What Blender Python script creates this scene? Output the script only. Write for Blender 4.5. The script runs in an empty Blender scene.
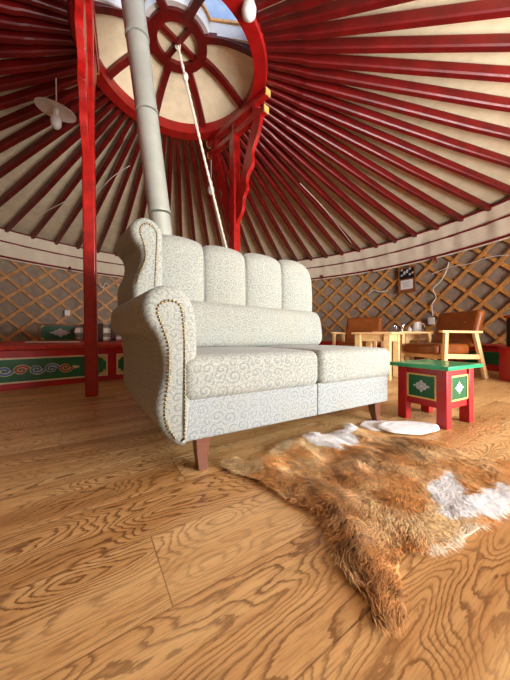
import bpy, bmesh, math, random
import numpy as np
from mathutils import Vector, Matrix, noise
from mathutils.geometry import delaunay_2d_cdt

PI = math.pi
rnd = random.Random(7)
sc = bpy.context.scene
col = sc.collection
F, H, CX, CY = 260.0, 0.55, 255.0, 336.0      # lens in pixels, eye height, image centre / horizon

def at(x, y, Y):                               # picture point at a known distance -> place
    return Vector(((x - CX) / F * Y, Y, H - (y - CY) / F * Y))
def floor_at(x, y, z=0.0):
    Y = (H - z) * F / (y - CY)
    return Vector(((x - CX) / F * Y, Y, z))
def pix(p):
    return (CX + p[0] / p[1] * F, CY + (H - p[2]) / p[1] * F)

# ------------------------------------------------------------------ materials
def new_mat(name):
    m = bpy.data.materials.new(name); m.use_nodes = True
    nt = m.node_tree
    return m, nt, nt.nodes['Principled BSDF']

class N:                                        # tiny node helper
    def __init__(s, nt): s.nt = nt
    def add(s, t, **kw):
        n = s.nt.nodes.new(t)
        for k, v in kw.items(): setattr(n, k, v)
        return n
    def link(s, a, b): s.nt.links.new(a, b)
    def val(s, x, sock):
        if isinstance(x, (int, float)): sock.default_value = x
        elif isinstance(x, (tuple, list)): sock.default_value = x
        else: s.link(x, sock)
    def math(s, op, a, b=0.0, c=None):
        n = s.add('ShaderNodeMath', operation=op)
        s.val(a, n.inputs[0]); s.val(b, n.inputs[1])
        if c is not None: s.val(c, n.inputs[2])
        return n.outputs[0]
    def comb(s, x, y, z):
        n = s.add('ShaderNodeCombineXYZ')
        for i, v in enumerate((x, y, z)): s.val(v, n.inputs[i])
        return n.outputs[0]
    def coords(s, kind='Object'):
        tc = s.add('ShaderNodeTexCoord')
        sp = s.add('ShaderNodeSeparateXYZ')
        s.link(tc.outputs[kind], sp.inputs[0])
        return tc.outputs[kind], sp.outputs
    def noise(s, vec, scale, detail=3, rough=.5, out=0, dim='3D'):
        n = s.add('ShaderNodeTexNoise', noise_dimensions=dim)
        s.link(vec, n.inputs['Vector'])
        n.inputs['Scale'].default_value = scale
        n.inputs['Detail'].default_value = detail
        n.inputs['Roughness'].default_value = rough
        return n.outputs[out]
    def ramp(s, fac, stops, interp='LINEAR'):
        n = s.add('ShaderNodeValToRGB')
        s.val(fac, n.inputs[0])
        cr = n.color_ramp; cr.interpolation = interp
        while len(cr.elements) < len(stops): cr.elements.new(.5)
        for e, (p, c) in zip(cr.elements, stops):
            e.position = p; e.color = (*c, 1) if len(c) == 3 else c
        return n.outputs[0]
    def mix(s, fac, a, b, blend='MIX'):
        n = s.add('ShaderNodeMix', data_type='RGBA', blend_type=blend)
        s.val(fac, n.inputs[0])
        s.val(a if not isinstance(a, tuple) else (*a[:3], 1), n.inputs[6])
        s.val(b if not isinstance(b, tuple) else (*b[:3], 1), n.inputs[7])
        return n.outputs[2]
    def bump(s, h, strength, dist, bsdf):
        n = s.add('ShaderNodeBump')
        n.inputs['Strength'].default_value = strength
        n.inputs['Distance'].default_value = dist
        s.link(h, n.inputs['Height']); s.link(n.outputs[0], bsdf.inputs['Normal'])

def lin(r, g, b):
    f = lambda c: (c / 255 / 12.92) if c <= 10 else ((c / 255 + .055) / 1.055) ** 2.4
    return (f(r), f(g), f(b))

def mat_simple(name, c, rough=.5, metal=0, var=.25, scale=20, coat=0, bump=0, stretch=None, spec=.5):
    m, nt, b = new_mat(name); n = N(nt)
    v, o = n.coords()
    if stretch:
        mp = n.add('ShaderNodeMapping'); mp.inputs['Scale'].default_value = stretch
        n.link(v, mp.inputs[0]); v = mp.outputs[0]
    f = n.noise(v, scale, 4, .6)
    dark = tuple(x * (1 - var) for x in c); lite = tuple(min(1, x * (1 + var)) for x in c)
    n.link(n.ramp(f, [(.3, dark), (.7, lite)]), b.inputs['Base Color'])
    b.inputs['Roughness'].default_value = rough
    b.inputs['Metallic'].default_value = metal
    b.inputs['Coat Weight'].default_value = coat
    b.inputs['Specular IOR Level'].default_value = spec
    if bump: n.bump(f, .4, bump, b)
    return m

M = {}
RED = lin(168, 14, 12)
M['red_paint'] = mat_simple('red_lacquer', lin(150, 12, 10), .42, var=.28, scale=7, bump=.002, coat=.1)
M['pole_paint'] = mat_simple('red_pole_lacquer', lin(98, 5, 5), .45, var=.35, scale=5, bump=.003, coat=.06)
M['post_paint'] = mat_simple('red_post_lacquer', lin(156, 18, 15), .34, var=.35, scale=9, bump=.004, coat=.25)
M['bench_red'] = mat_simple('red_bench_paint', lin(176, 16, 22), .4, var=.2, scale=6, coat=.15)
M['felt_red'] = mat_simple('red_felt_mat', lin(186, 60, 46), .9, var=.25, scale=30, bump=.003)
M['hem_red'] = mat_simple('dark_red_hem', lin(120, 14, 20), .8, var=.2)
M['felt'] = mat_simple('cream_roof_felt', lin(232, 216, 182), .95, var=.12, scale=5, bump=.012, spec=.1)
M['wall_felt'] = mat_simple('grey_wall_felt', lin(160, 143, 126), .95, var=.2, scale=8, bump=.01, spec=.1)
M['canvas'] = mat_simple('cream_canvas', lin(232, 219, 196), .85, var=.06, scale=6, bump=.01, spec=.1)
M['lattice'] = mat_simple('ochre_lattice_wood', lin(206, 146, 80), .5, var=.3, scale=9)
M['pine'] = mat_simple('pine_wood', lin(230, 190, 132), .45, var=.16, scale=12, stretch=(1, 1, 6))
M['leather'] = mat_simple('brown_leather', lin(132, 70, 26), .36, var=.25, scale=8, bump=.004)
M['steel'] = mat_simple('pale_grey_pipe', lin(176, 180, 170), .42, metal=.2, var=.08, scale=5)
M['dark_metal'] = mat_simple('dark_iron', (.03, .03, .03), .45, metal=.7)
M['black'] = mat_simple('black_plastic', (.012, .012, .014), .35)
M['white'] = mat_simple('white_plastic', (.8, .79, .76), .35, var=.04)
M['white_cloth'] = mat_simple('white_cloth', lin(236, 234, 236), .8, var=.06, scale=30, bump=.004)
M['rope'] = mat_simple('white_rope', lin(232, 222, 205), .85, var=.15, scale=90, bump=.003)
M['green_paint'] = mat_simple('green_enamel', lin(28, 160, 104), .28, var=.12, scale=6, coat=.3)
M['panel_green'] = mat_simple('dark_green_panel', lin(10, 92, 48), .4, var=.2, scale=8)
M['gold_paint'] = mat_simple('gold_paint', lin(222, 186, 104), .45, var=.15)
M['cream_paint'] = mat_simple('cream_paint', lin(228, 214, 176), .5, var=.1)
M['blue_paint'] = mat_simple('blue_paint', lin(40, 110, 170), .5, var=.1)
M['rust_paint'] = mat_simple('rust_paint', lin(170, 60, 40), .5, var=.1)
M['silver_paint'] = mat_simple('silver_paint', lin(214, 212, 206), .4, var=.12, scale=60)
M['brass'] = mat_simple('brass_studs', lin(150, 132, 88), .3, metal=1, var=.15)
M['leg_wood'] = mat_simple('brown_leg_wood', lin(112, 66, 46), .35, var=.15, stretch=(1, 1, 5), coat=.2)
M['brown_frame'] = mat_simple('brown_wood_frame', lin(140, 86, 44), .5)
M['orange_wood'] = mat_simple('orange_window_wood', lin(216, 160, 96), .5)
M['paper'] = mat_simple('white_paper', lin(235, 230, 225), .7, var=.03)
M['ground'] = mat_simple('pale_dry_ground', lin(205, 190, 160), .95, var=.2, scale=2)
M['hub_dark'] = M['pole_paint']

m, nt, b = new_mat('clear_glass'); n = N(nt)     # thin clear pane
tr = n.add('ShaderNodeBsdfTransparent'); gl = n.add('ShaderNodeBsdfGlossy'); gl.inputs['Roughness'].default_value = .03
mxs = n.add('ShaderNodeMixShader'); mxs.inputs[0].default_value = .06; n.link(tr.outputs[0], mxs.inputs[1]); n.link(gl.outputs[0], mxs.inputs[2])
n.link(mxs.outputs[0], nt.nodes['Material Output'].inputs['Surface'])
M['glass'] = m

# sofa cloth: pale weave with grey blue paisley curls
def sofa_cloth(name, tint):
    m, nt, b = new_mat(name); n = N(nt)
    v, o = n.coords()
    tn = n.add('ShaderNodeTexCoord'); sn = n.add('ShaderNodeSeparateXYZ'); n.link(tn.outputs['Normal'], sn.inputs[0])
    side = n.math('GREATER_THAN', n.math('ABSOLUTE', sn.outputs[0]), .72); front = n.math('SUBTRACT', 1.0, side)
    px = n.math('ADD', n.math('MULTIPLY', o[0], front), n.math('MULTIPLY', o[1], n.math('ADD', .25, n.math('MULTIPLY', side, .75))))
    py = n.math('ADD', o[2], n.math('MULTIPLY', n.math('MULTIPLY', o[1], .9), front))
    vec = n.comb(n.math('MULTIPLY', px, 20), n.math('MULTIPLY', py, 23), 0.0)
    wob = n.add('ShaderNodeTexNoise'); n.link(vec, wob.inputs['Vector']); wob.inputs['Scale'].default_value = 1.3
    mx = n.add('ShaderNodeMix', data_type='VECTOR'); mx.inputs[0].default_value = .12
    n.link(vec, mx.inputs[4]); n.link(wob.outputs['Color'], mx.inputs[5]); vec2 = mx.outputs[1]
    vo = n.add('ShaderNodeTexVoronoi', voronoi_dimensions='2D', feature='F1')
    vo.inputs['Scale'].default_value = 1.0; vo.inputs['Randomness'].default_value = .55
    n.link(vec2, vo.inputs['Vector'])
    sub = n.add('ShaderNodeVectorMath', operation='SUBTRACT')
    n.link(vec2, sub.inputs[0]); n.link(vo.outputs['Position'], sub.inputs[1])
    sp = n.add('ShaderNodeSeparateXYZ'); n.link(sub.outputs[0], sp.inputs[0])
    ang = n.math('ARCTAN2', sp.outputs[1], sp.outputs[0])
    d = vo.outputs['Distance']
    spiral = n.math('SINE', n.math('ADD', n.math('MULTIPLY', d, 17), ang))
    line = n.math('GREATER_THAN', spiral, .55)
    edge = n.add('ShaderNodeTexVoronoi', voronoi_dimensions='2D', feature='DISTANCE_TO_EDGE')
    edge.inputs['Scale'].default_value = 1.0; edge.inputs['Randomness'].default_value = .55
    n.link(vec2, edge.inputs['Vector'])
    inside = n.math('GREATER_THAN', edge.outputs['Distance'], .06)
    fac = n.math('MULTIPLY', line, inside)
    patch = n.noise(v, 6, 2)
    fac = n.math('MULTIPLY', fac, n.ramp(patch, [(.30, (.25,) * 3), (.62, (.62,) * 3)]))
    weave = n.noise(v, 170, 3, .75)
    tn_ = lambda c: tuple(x * k for x, k in zip(c, tint))
    base = n.ramp(weave, [(.32, tn_(lin(122, 125, 122))), (.66, tn_(lin(174, 177, 172)))])
    blot = n.noise(v, 4, 3)
    base = n.mix(n.ramp(blot, [(.5, (0,) * 3), (.75, (.35,) * 3)]), base, lin(156, 150, 128))
    n.link(n.mix(fac, base, lin(102, 116, 120)), b.inputs['Base Color'])
    b.inputs['Roughness'].default_value = .9
    b.inputs['Specular IOR Level'].default_value = .2
    b.inputs['Sheen Weight'].default_value = .15
    n.bump(weave, .35, .002, b)
    return m
M['cloth'] = sofa_cloth('paisley_upholstery', (1.02, 1.0, .93)); M['skirt_cloth'] = sofa_cloth('paisley_skirt_cloth', (.99, 1.02, 1.06))

# plank floor
FA = math.radians(57.3); FU = (math.sin(FA), math.cos(FA)); FV = (-math.cos(FA), math.sin(FA))
def floor_mat():
    m, nt, b = new_mat('oak_laminate'); n = N(nt)
    v, o = n.coords()
    u = n.math('ADD', n.math('MULTIPLY', o[0], FU[0]), n.math('MULTIPLY', o[1], FU[1]))
    w = n.math('ADD', n.math('MULTIPLY', o[0], FV[0]), n.math('MULTIPLY', o[1], FV[1]))
    rw = n.math('DIVIDE', n.math('SUBTRACT', w, .534), .219)
    row = n.math('FLOOR', rw); fv = n.math('SUBTRACT', rw, row)
    ul = n.math('DIVIDE', n.math('SUBTRACT', u, n.math('ADD', .145, n.math('MULTIPLY', row, .154 + .62))), 1.38)
    pl = n.math('FLOOR', ul); fu = n.math('SUBTRACT', ul, pl)
    wn = n.add('ShaderNodeTexWhiteNoise', noise_dimensions='2D')
    n.link(n.comb(row, pl, 0.0), wn.inputs['Vector'])
    seed = n.math('MULTIPLY', wn.outputs['Value'], 40)
    # slow field whose contour lines are the growth rings
    vec = n.comb(n.math('ADD', n.math('MULTIPLY', u, 1.9), seed), n.math('MULTIPLY', w, 6.0), seed)
    fld = n.noise(vec, 1.0, 2.2, .42)
    rag = n.noise(n.comb(n.math('MULTIPLY', u, 22), n.math('MULTIPLY', w, 90), seed), 1.0, 3, .6)
    fld = n.math('ADD', fld, n.math('MULTIPLY', n.math('SUBTRACT', rag, .5), .030))
    ring = n.math('FRACT', n.math('MULTIPLY', fld, 34))
    grain = n.ramp(ring, [(0, (.15,) * 3), (.25, (.0,) * 3), (.58, (.12,) * 3), (.84, (1,) * 3), (.95, (.9,) * 3), (1, (.15,) * 3)])
    pores = n.noise(n.comb(n.math('MULTIPLY', u, 14), n.math('MULTIPLY', w, 260), seed), 1.0, 3, .65)
    broad = n.noise(n.comb(n.math('MULTIPLY', u, .8), n.math('MULTIPLY', w, 9), seed), 1.0, 2, .5)
    tone = n.math('ADD', broad, n.math('MULTIPLY', n.math('SUBTRACT', wn.outputs['Value'], .5), .25))
    base = n.ramp(tone, [(.25, lin(182, 133, 78)), (.5, lin(215, 169, 110)), (.75, lin(234, 196, 136))])
    mask = n.math('MULTIPLY', n.math('ADD', .25, n.ramp(n.noise(vec, .9, 1), [(.35, (0.1,) * 3), (.6, (1,) * 3)])), .62)
    c = n.mix(n.math('MULTIPLY', grain, mask), base, lin(98, 54, 20))
    c = n.mix(n.ramp(pores, [(.48, (0,) * 3), (.72, (.50,) * 3)]), c, lin(110, 64, 28))
    ev = n.math('MINIMUM', fv, n.math('SUBTRACT', 1.0, fv))
    eu = n.math('MULTIPLY', n.math('MINIMUM', fu, n.math('SUBTRACT', 1.0, fu)), 6.3)
    gap = n.math('LESS_THAN', n.math('MINIMUM', ev, eu), .007)
    c = n.mix(n.math('MULTIPLY', gap, .55), c, lin(92, 50, 22))
    n.link(c, b.inputs['Base Color'])
    n.link(n.math('ADD', .27, n.math('MULTIPLY', pores, .16)), b.inputs['Roughness'])
    b.inputs['Specular IOR Level'].default_value = .45
    h = n.math('SUBTRACT', n.math('MULTIPLY', pores, -.3), n.math('MULTIPLY', gap, 2.0))
    n.bump(h, .25, .002, b)
    return m
M['floor'] = floor_mat()

def fur_mat(name, rough):
    m, nt, b = new_mat(name); n = N(nt)
    a = n.add('ShaderNodeVertexColor', layer_name='Col')
    n.link(a.outputs[0], b.inputs['Base Color'])
    b.inputs['Roughness'].default_value = rough
    b.inputs['Specular IOR Level'].default_value = .3
    return m
M['fur'] = fur_mat('cowhide_hair', .6)

def plaid_mat():
    m, nt, b = new_mat('plaid_blanket'); n = N(nt)
    v, o = n.coords()
    s = n.math('ADD', o[0], n.math('MULTIPLY', o[1], .6)); z = o[2]
    sx = n.math('FRACT', n.math('MULTIPLY', s, 4.2)); sz = n.math('FRACT', n.math('MULTIPLY', z, 6.5))
    c = n.mix(n.math('GREATER_THAN', sx, .55), lin(225, 216, 200), lin(40, 30, 28))
    c = n.mix(n.math('MULTIPLY', n.math('GREATER_THAN', sz, .55), .75), c, lin(36, 26, 24))
    c = n.mix(n.math('GREATER_THAN', n.math('ABSOLUTE', n.math('SUBTRACT', sx, .2)), .17), c, n.mix(.5, c, lin(90, 60, 46)))
    n.link(c, b.inputs['Base Color']); b.inputs['Roughness'].default_value = .9
    return m
M['plaid'] = plaid_mat()

# ------------------------------------------------------------------ mesh builders
class B:
    def __init__(s): s.v = []; s.f = []
    def add(s, vs, fs):
        o = len(s.v); s.v += [tuple(p) for p in vs]; s.f += [tuple(i + o for i in f) for f in fs]; return s
    def box(s, c, size, rot=None, taper=None):
        hx, hy, hz = size[0] / 2, size[1] / 2, size[2] / 2
        vs = []
        for z in (-1, 1):
            k = taper if (taper and z < 0) else 1.0
            for x, y in ((-1, -1), (1, -1), (1, 1), (-1, 1)):
                p = Vector((x * hx * k, y * hy * k, z * hz))
                if rot is not None: p = rot @ p
                vs.append(p + Vector(c))
        return s.add(vs, [(3, 2, 1, 0), (4, 5, 6, 7), (0, 1, 5, 4), (1, 2, 6, 5), (2, 3, 7, 6), (3, 0, 4, 7)])
    def beam(s, p, q, w, h, up=(0, 0, 1), w2=None, h2=None):
        p, q = Vector(p), Vector(q); d = (q - p).normalized()
        x = d.cross(Vector(up)).normalized(); y = x.cross(d).normalized()
        w2 = w2 or w; h2 = h2 or h
        vs = []
        for c, a, e in ((p, w, h), (q, w2, h2)):
            for i, j in ((-1, -1), (1, -1), (1, 1), (-1, 1)):
                vs.append(c + x * (i * a / 2) + y * (j * e / 2))
        return s.add(vs, [(0, 1, 2, 3), (7, 6, 5, 4), (0, 4, 5, 1), (1, 5, 6, 2), (2, 6, 7, 3), (3, 7, 4, 0)])
    def loft(s, secs, closed=True, cap=True):
        n = len(secs[0]); vs = [p for sec in secs for p in sec]; fs = []
        for i in range(len(secs) - 1):
            for j in range(n if closed else n - 1):
                k = (j + 1) % n
                fs.append((i * n + j, i * n + k, (i + 1) * n + k, (i + 1) * n + j))
        if cap: fs += [tuple(range(n))[::-1], tuple((len(secs) - 1) * n + j for j in range(n))]
        return s.add(vs, fs)
    def tube(s, pts, r, n=8, cap=True):
        pts = [Vector(p) for p in pts]; secs = []
        for i, p in enumerate(pts):
            d = (pts[min(i + 1, len(pts) - 1)] - pts[max(i - 1, 0)]).normalized()
            a = d.cross(Vector((0, 0, 1)) if abs(d.z) < .95 else Vector((1, 0, 0))).normalized(); e = a.cross(d)
            rr = r[i] if isinstance(r, (list, tuple)) else r
            secs.append([p + (a * math.cos(t) + e * math.sin(t)) * rr for t in [2 * PI * k / n for k in range(n)]])
        return s.loft(secs, True, cap)
    def lathe(s, prof, c=(0, 0, 0), n=24, rot=None, cap=True):
        c = Vector(c); secs = []
        for r, z in prof:
            ring = []
            for k in range(n):
                p = Vector((r * math.cos(2 * PI * k / n), r * math.sin(2 * PI * k / n), z))
                ring.append((rot @ p if rot is not None else p) + c)
            secs.append(ring)
        return s.loft(secs, True, cap)
    def sphere(s, c, r, n=10, m=6, sq=(1, 1, 1)):
        secs = []
        for i in range(m + 1):
            a = -PI / 2 + PI * (i + .02) / (m + .04)
            secs.append([(c[0] + r * sq[0] * math.cos(a) * math.cos(2 * PI * k / n), c[1] + r * sq[1] * math.cos(a) * math.sin(2 * PI * k / n),
                          c[2] + r * sq[2] * math.sin(a)) for k in range(n)])
        return s.loft(secs)
    def prism(s, poly, d):                     # closed 3D outline pushed along d
        d = Vector(d); a = [Vector(p) for p in poly]; return s.loft([a, [p + d for p in a]])

XF = {}
def finish(name, b, mat, parent=None, world=True, smooth=False, bevel=0, seg=2, subsurf=0, colors=None):
    me = bpy.data.meshes.new(name)
    vs = b.v
    if parent is not None and world:
        inv = XF[parent.name].inverted(); vs = [tuple(inv @ Vector(p)) for p in vs]
    me.from_pydata(vs, [], b.f); me.validate()
    if colors is not None:
        ca = me.color_attributes.new('Col', 'FLOAT_COLOR', 'POINT')
        ca.data.foreach_set('color', np.asarray(colors, dtype=np.float32).ravel())
    else:
        bm = bmesh.new(); bm.from_mesh(me)
        bmesh.ops.recalc_face_normals(bm, faces=bm.faces)
        bm.to_mesh(me); bm.free()
    o = bpy.data.objects.new(name, me); col.objects.link(o)
    if mat is not None: me.materials.append(mat)
    if parent is not None:
        o.parent = parent; XF[o.name] = XF[parent.name]
    else: XF[o.name] = Matrix.Identity(4)
    if bevel:
        md = o.modifiers.new('bevel', 'BEVEL'); md.width = bevel; md.segments = seg; md.limit_method = 'ANGLE'; md.angle_limit = math.radians(35)
        smooth = True
    if subsurf:
        md = o.modifiers.new('sub', 'SUBSURF'); md.levels = subsurf; md.render_levels = subsurf; smooth = True
    if smooth:
        for p in me.polygons: p.use_smooth = True
        if not subsurf:
            try: me.set_sharp_from_angle(angle=math.radians(40))
            except Exception: pass
    return o

def thing(name, label, cat, loc=(0, 0, 0), rz=0, group=None):
    o = bpy.data.objects.new(name, None); col.objects.link(o)
    o.empty_display_size = .1
    o.location = loc; o.rotation_euler = (0, 0, rz)
    XF[o.name] = Matrix.Translation(Vector(loc)) @ Matrix.Rotation(rz, 4, 'Z')
    o['label'] = label; o['category'] = cat
    if group: o['group'] = group
    return o
def tag(o, label, cat, group=None):
    o['label'] = label; o['category'] = cat
    if group: o['group'] = group
    return o
def struct(name, b, mat, **kw):
    o = finish(name, b, mat, **kw); o['kind'] = 'structure'; return o
def set_origin(o, loc):                         # move a one-mesh thing's origin to its base
    loc = Vector(loc)
    o.data.transform(Matrix.Translation(-loc)); o.location = loc
def copy_tree(o, parent=None):
    c = o.copy(); col.objects.link(c)
    if parent is not None: c.parent = parent
    for ch in list(o.children): copy_tree(ch, c)
    return c

# ------------------------------------------------------------------ the ger itself
GC = Vector((-.80, 3.22)); GR = 5.5            # wall circle
RC = Vector((-.98, 3.31)); RR = 1.14           # crown ring
ZB, ZT, ZR = 2.28, 2.88, 3.88                  # band bottom, roof foot, ring underside
def wall_pt(a, r, z): return Vector((GC.x + r * math.cos(a), GC.y + r * math.sin(a), z))
def ring_pt(a, r, z): return Vector((RC.x + r * math.cos(a), RC.y + r * math.sin(a), z))
def wall_at(x, y, r=5.33):                     # picture point on the wall cylinder
    d = Vector(((x - CX) / F, 1.0)); A = d.dot(d); Bq = -2 * d.dot(GC); C = GC.dot(GC) - r * r
    Y = (-Bq + math.sqrt(Bq * Bq - 4 * A * C)) / (2 * A)
    p = at(x, y, Y); a = math.atan2(p.y - GC.y, p.x - GC.x)
    return p, a

# floor
b = B(); n = 72
b.add([wall_pt(2 * PI * k / n, GR + .1, 0) for k in range(n)] + [wall_pt(2 * PI * k / n, GR + .1, -.06) for k in range(n)],
      [tuple(range(n)), tuple(range(n, 2 * n))[::-1]] + [(k, (k + 1) % n, n + (k + 1) % n, n + k) for k in range(n)])
struct('floor', b, M['floor'])
b = B(); b.lathe([(GR + 14, -.062), (GR + 14, -.3)], (GC.x, GC.y, 0), 48); struct('ground', b, M['ground'])

# felt wall with the doorway behind the photographer
DOOR_A, DOOR_W, DOOR_H = math.radians(-40), 1.75, 2.35
def in_door(a): return abs((a - DOOR_A + PI) % (2 * PI) - PI) < DOOR_W / GR
b = B(); n = 144
for k in range(n):
    a0, a1 = 2 * PI * k / n, 2 * PI * (k + 1) / n
    z0 = DOOR_H if in_door((a0 + a1) / 2) else -.06
    for r, flip in ((GR, 0), (GR + .08, 1)):
        vs = [wall_pt(a0, r, z0), wall_pt(a1, r, z0), wall_pt(a1, r, ZT + .1), wall_pt(a0, r, ZT + .1)]
        b.add(vs, [(0, 1, 2, 3)])
    b.add([wall_pt(a0, GR, z0), wall_pt(a1, GR, z0), wall_pt(a1, GR + .08, z0), wall_pt(a0, GR + .08, z0)], [(0, 1, 2, 3)])
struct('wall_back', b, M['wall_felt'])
b = B()
e = DOOR_W / GR + .012
for sgn in (-1, 1):
    p = wall_pt(DOOR_A + sgn * e, GR + .02, 0); b.beam(p, p + Vector((0, 0, DOOR_H)), .12, .16, up=(math.cos(DOOR_A), math.sin(DOOR_A), 0))
b.beam(wall_pt(DOOR_A - e, GR + .02, DOOR_H + .06), wall_pt(DOOR_A + e, GR + .02, DOOR_H + .06), .16, .12)
struct('door_1', b, M['bench_red'], bevel=.008)

# lattice
b = B(); W, HD, rw, rt = .52, .47, .062, .022
z0, z1, seg = .02, ZB + .12, 8
for fam in (1, -1):
    r = GR - .05 - (rt if fam < 0 else 0)
    for k in range(-8, 48):
        secs = []
        for i in range(seg + 1):
            z = z0 + (z1 - z0) * i / seg
            arc = k * W + fam * z * W / HD; a = math.radians(-22) + arc / GR
            t = Vector((-math.sin(a), math.cos(a), 0)); nrm = Vector((math.cos(a), math.sin(a), 0))
            dvec = (t * fam * W + Vector((0, 0, HD))).normalized(); sd = nrm.cross(dvec).normalized()
            c = wall_pt(a, r, z)
            secs.append([c + sd * rw / 2 - nrm * rt / 2, c - sd * rw / 2 - nrm * rt / 2, c - sd * rw / 2 + nrm * rt / 2, c + sd * rw / 2 + nrm * rt / 2])
        b.loft(secs)
struct('wall_lattice', b, M['lattice'])

# cream canvas band round the wall head
def band(r0, r1, za, zb, name, mat, parent, wav=0., th=.012):
    b = B(); n = 700; sc_ = []
    for k in range(n + 1):
        a = math.radians(-30) + math.radians(245) * k / n
        w = wav
        col_ = []
        for i in range(5):
            f = i / 4; col_.append(wall_pt(a, r0 + (r1 - r0) * f + w * math.sin(PI * f) * (math.sin(a * 61 + 2 * f) + .6 * math.sin(a * 113 - 3 * f) + .5 * math.sin(a * 29 + 2 + 4 * f)), za + (zb - za) * f))
        for i in range(4, -1, -1):
            f = i / 4; col_.append(wall_pt(a, r0 + (r1 - r0) * f + w * math.sin(PI * f) * (math.sin(a * 61 + 2 * f) + .6 * math.sin(a * 113 - 3 * f) + .5 * math.sin(a * 29 + 2 + 4 * f)) + th, za + (zb - za) * f))
        sc_.append(col_)
    b.loft(sc_)
    return finish(name, b, mat, parent, smooth=True)
va = thing('canvas_valance', 'long cream canvas band with dark red hems running round the wall under the roof poles', 'valance', (GC.x, GC.y, ZB))
band(5.37, 5.31, ZB - .03, ZT + .02, 'canvas', M['canvas'], va, .013)
band(5.340, 5.340, ZB - .005, ZB + .035, 'hem', M['hem_red'], va, .0, .05)
band(5.295, 5.295, ZB + .33, ZB + .352, 'piping', M['hem_red'], va, .0, .06)
band(5.29, 5.29, ZT - .0, ZT + .03, 'top_hem', M['hem_red'], va, .0, .03)

# roof felt
b = B(); n = 144; sec = []
for k in range(n):
    a = 2 * PI * k / n
    sec.append([wall_pt(a, GR + .08, ZT + .06), ring_pt(a, RR + .002, ZR + .17), ring_pt(a, RR + .002, ZR + .22), wall_pt(a, GR + .08, ZT + .11)])
sec.append(sec[0]); b.loft(sec, True, False)
struct('ceiling', b, M['felt'])

# roof poles: each an object of its own
NP = 72
poles = []
for k in range(NP):
    a = 2 * PI * (k + .35) / NP
    p, q = ring_pt(a, RR - .03, ZR + .07), wall_pt(a, GR - .14, ZT + .0)
    vis = False
    for i in range(21):
        s = p.lerp(q, i / 20)
        if s.y > .15:
            x, y = pix(s)
            if -90 < x < 600 and -90 < y < 700: vis = True
    if not vis: continue
    b = B(); ln = q - p
    d = ln.normalized(); sd = d.cross(Vector((0, 0, 1))).normalized(); up = sd.cross(d)
    secs = []
    for f, w, h in ((0, .05, .07), (.10, .064, .095), (.12, .074, .12), (.6, .076, .12), (1, .07, .10)):
        bow = up * (-.02 * math.sin(PI * f)) + sd * (rnd.uniform(-.006, .006))
        c = p + ln * f + bow
        c2 = .28
        secs.append([c + sd * (w / 2 * i) + up * (h / 2 * j) for i, j in
                     ((-1, -1 + c2), (-1 + c2, -1), (1 - c2, -1), (1, -1 + c2), (1, 1 - c2), (1 - c2, 1), (-1 + c2, 1), (-1, 1 - c2))])
    b.loft(secs)
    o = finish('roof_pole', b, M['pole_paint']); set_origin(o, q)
    m_ = pix(p.lerp(q, .5)) if p.lerp(q, .5).y > .2 else (600, 0)
    x_ = m_[0]
    if x_ > 265: tag(o, 'dark red roof pole fanning out from the crown ring on the right side', 'roof pole', 'roof poles on the right')
    elif x_ > 118: tag(o, 'dark red roof pole behind the sofa and the stove pipe, falling to the far wall', 'roof pole', 'roof poles at the far side')
    else: tag(o, 'dark red roof pole in the shade left of the front red post', 'roof pole', 'roof poles on the left')

# crown ring
cr = thing('crown_ring', 'large round red crown ring with spokes and small hub at the top of the roof', 'crown ring', (RC.x, RC.y, ZR))
b = B(); n = 72; secs = []
for k in range(n + 1):
    a = 2 * PI * k / n
    secs.append([ring_pt(a, r, ZR + z) for r, z in ((RR - .17, 0.01), (RR - .02, 0), (RR, .02), (RR, .16), (RR - .02, .18), (RR - .15, .18), (RR - .17, .16))])
b.loft(secs, True, False); finish('rim', b, M['red_paint'], cr, smooth=True)
ZH = ZR + .40
b = B(); secs = []
for k in range(n + 1):
    a = 2 * PI * k / n
    secs.append([ring_pt(a, r, ZH + z) for r, z in ((.25, -.03), (.365, -.03), (.365, .03), (.25, .03))])
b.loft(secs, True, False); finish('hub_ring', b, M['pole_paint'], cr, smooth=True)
SP = [math.radians(-8 + 45 * k) for k in range(8)]
for a in SP:
    b = B(); pts = []
    for i in range(8):
        f = i / 7; r = .33 + (RR - .12 - .33) * f; z = ZH - (ZH - ZR - .09) * f ** 1.7
        pts.append(ring_pt(a, r, z))
    t = Vector((-math.sin(a), math.cos(a), 0)); secs = []
    for p in pts:
        secs.append([p + t * .042 + Vector((0, 0, -.03)), p - t * .042 + Vector((0, 0, -.03)), p - t * .042 + Vector((0, 0, .03)), p + t * .042 + Vector((0, 0, .03))])
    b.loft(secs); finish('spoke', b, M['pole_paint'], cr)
for a, dz in ((SP[0] - .55, 0), (SP[2] - .55, .012)):
    b = B(); b.beam(ring_pt(a, -.27, ZH + dz), ring_pt(a, .27, ZH + dz), .055, .05); finish('cross_bar', b, M['pole_paint'], cr)

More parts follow.
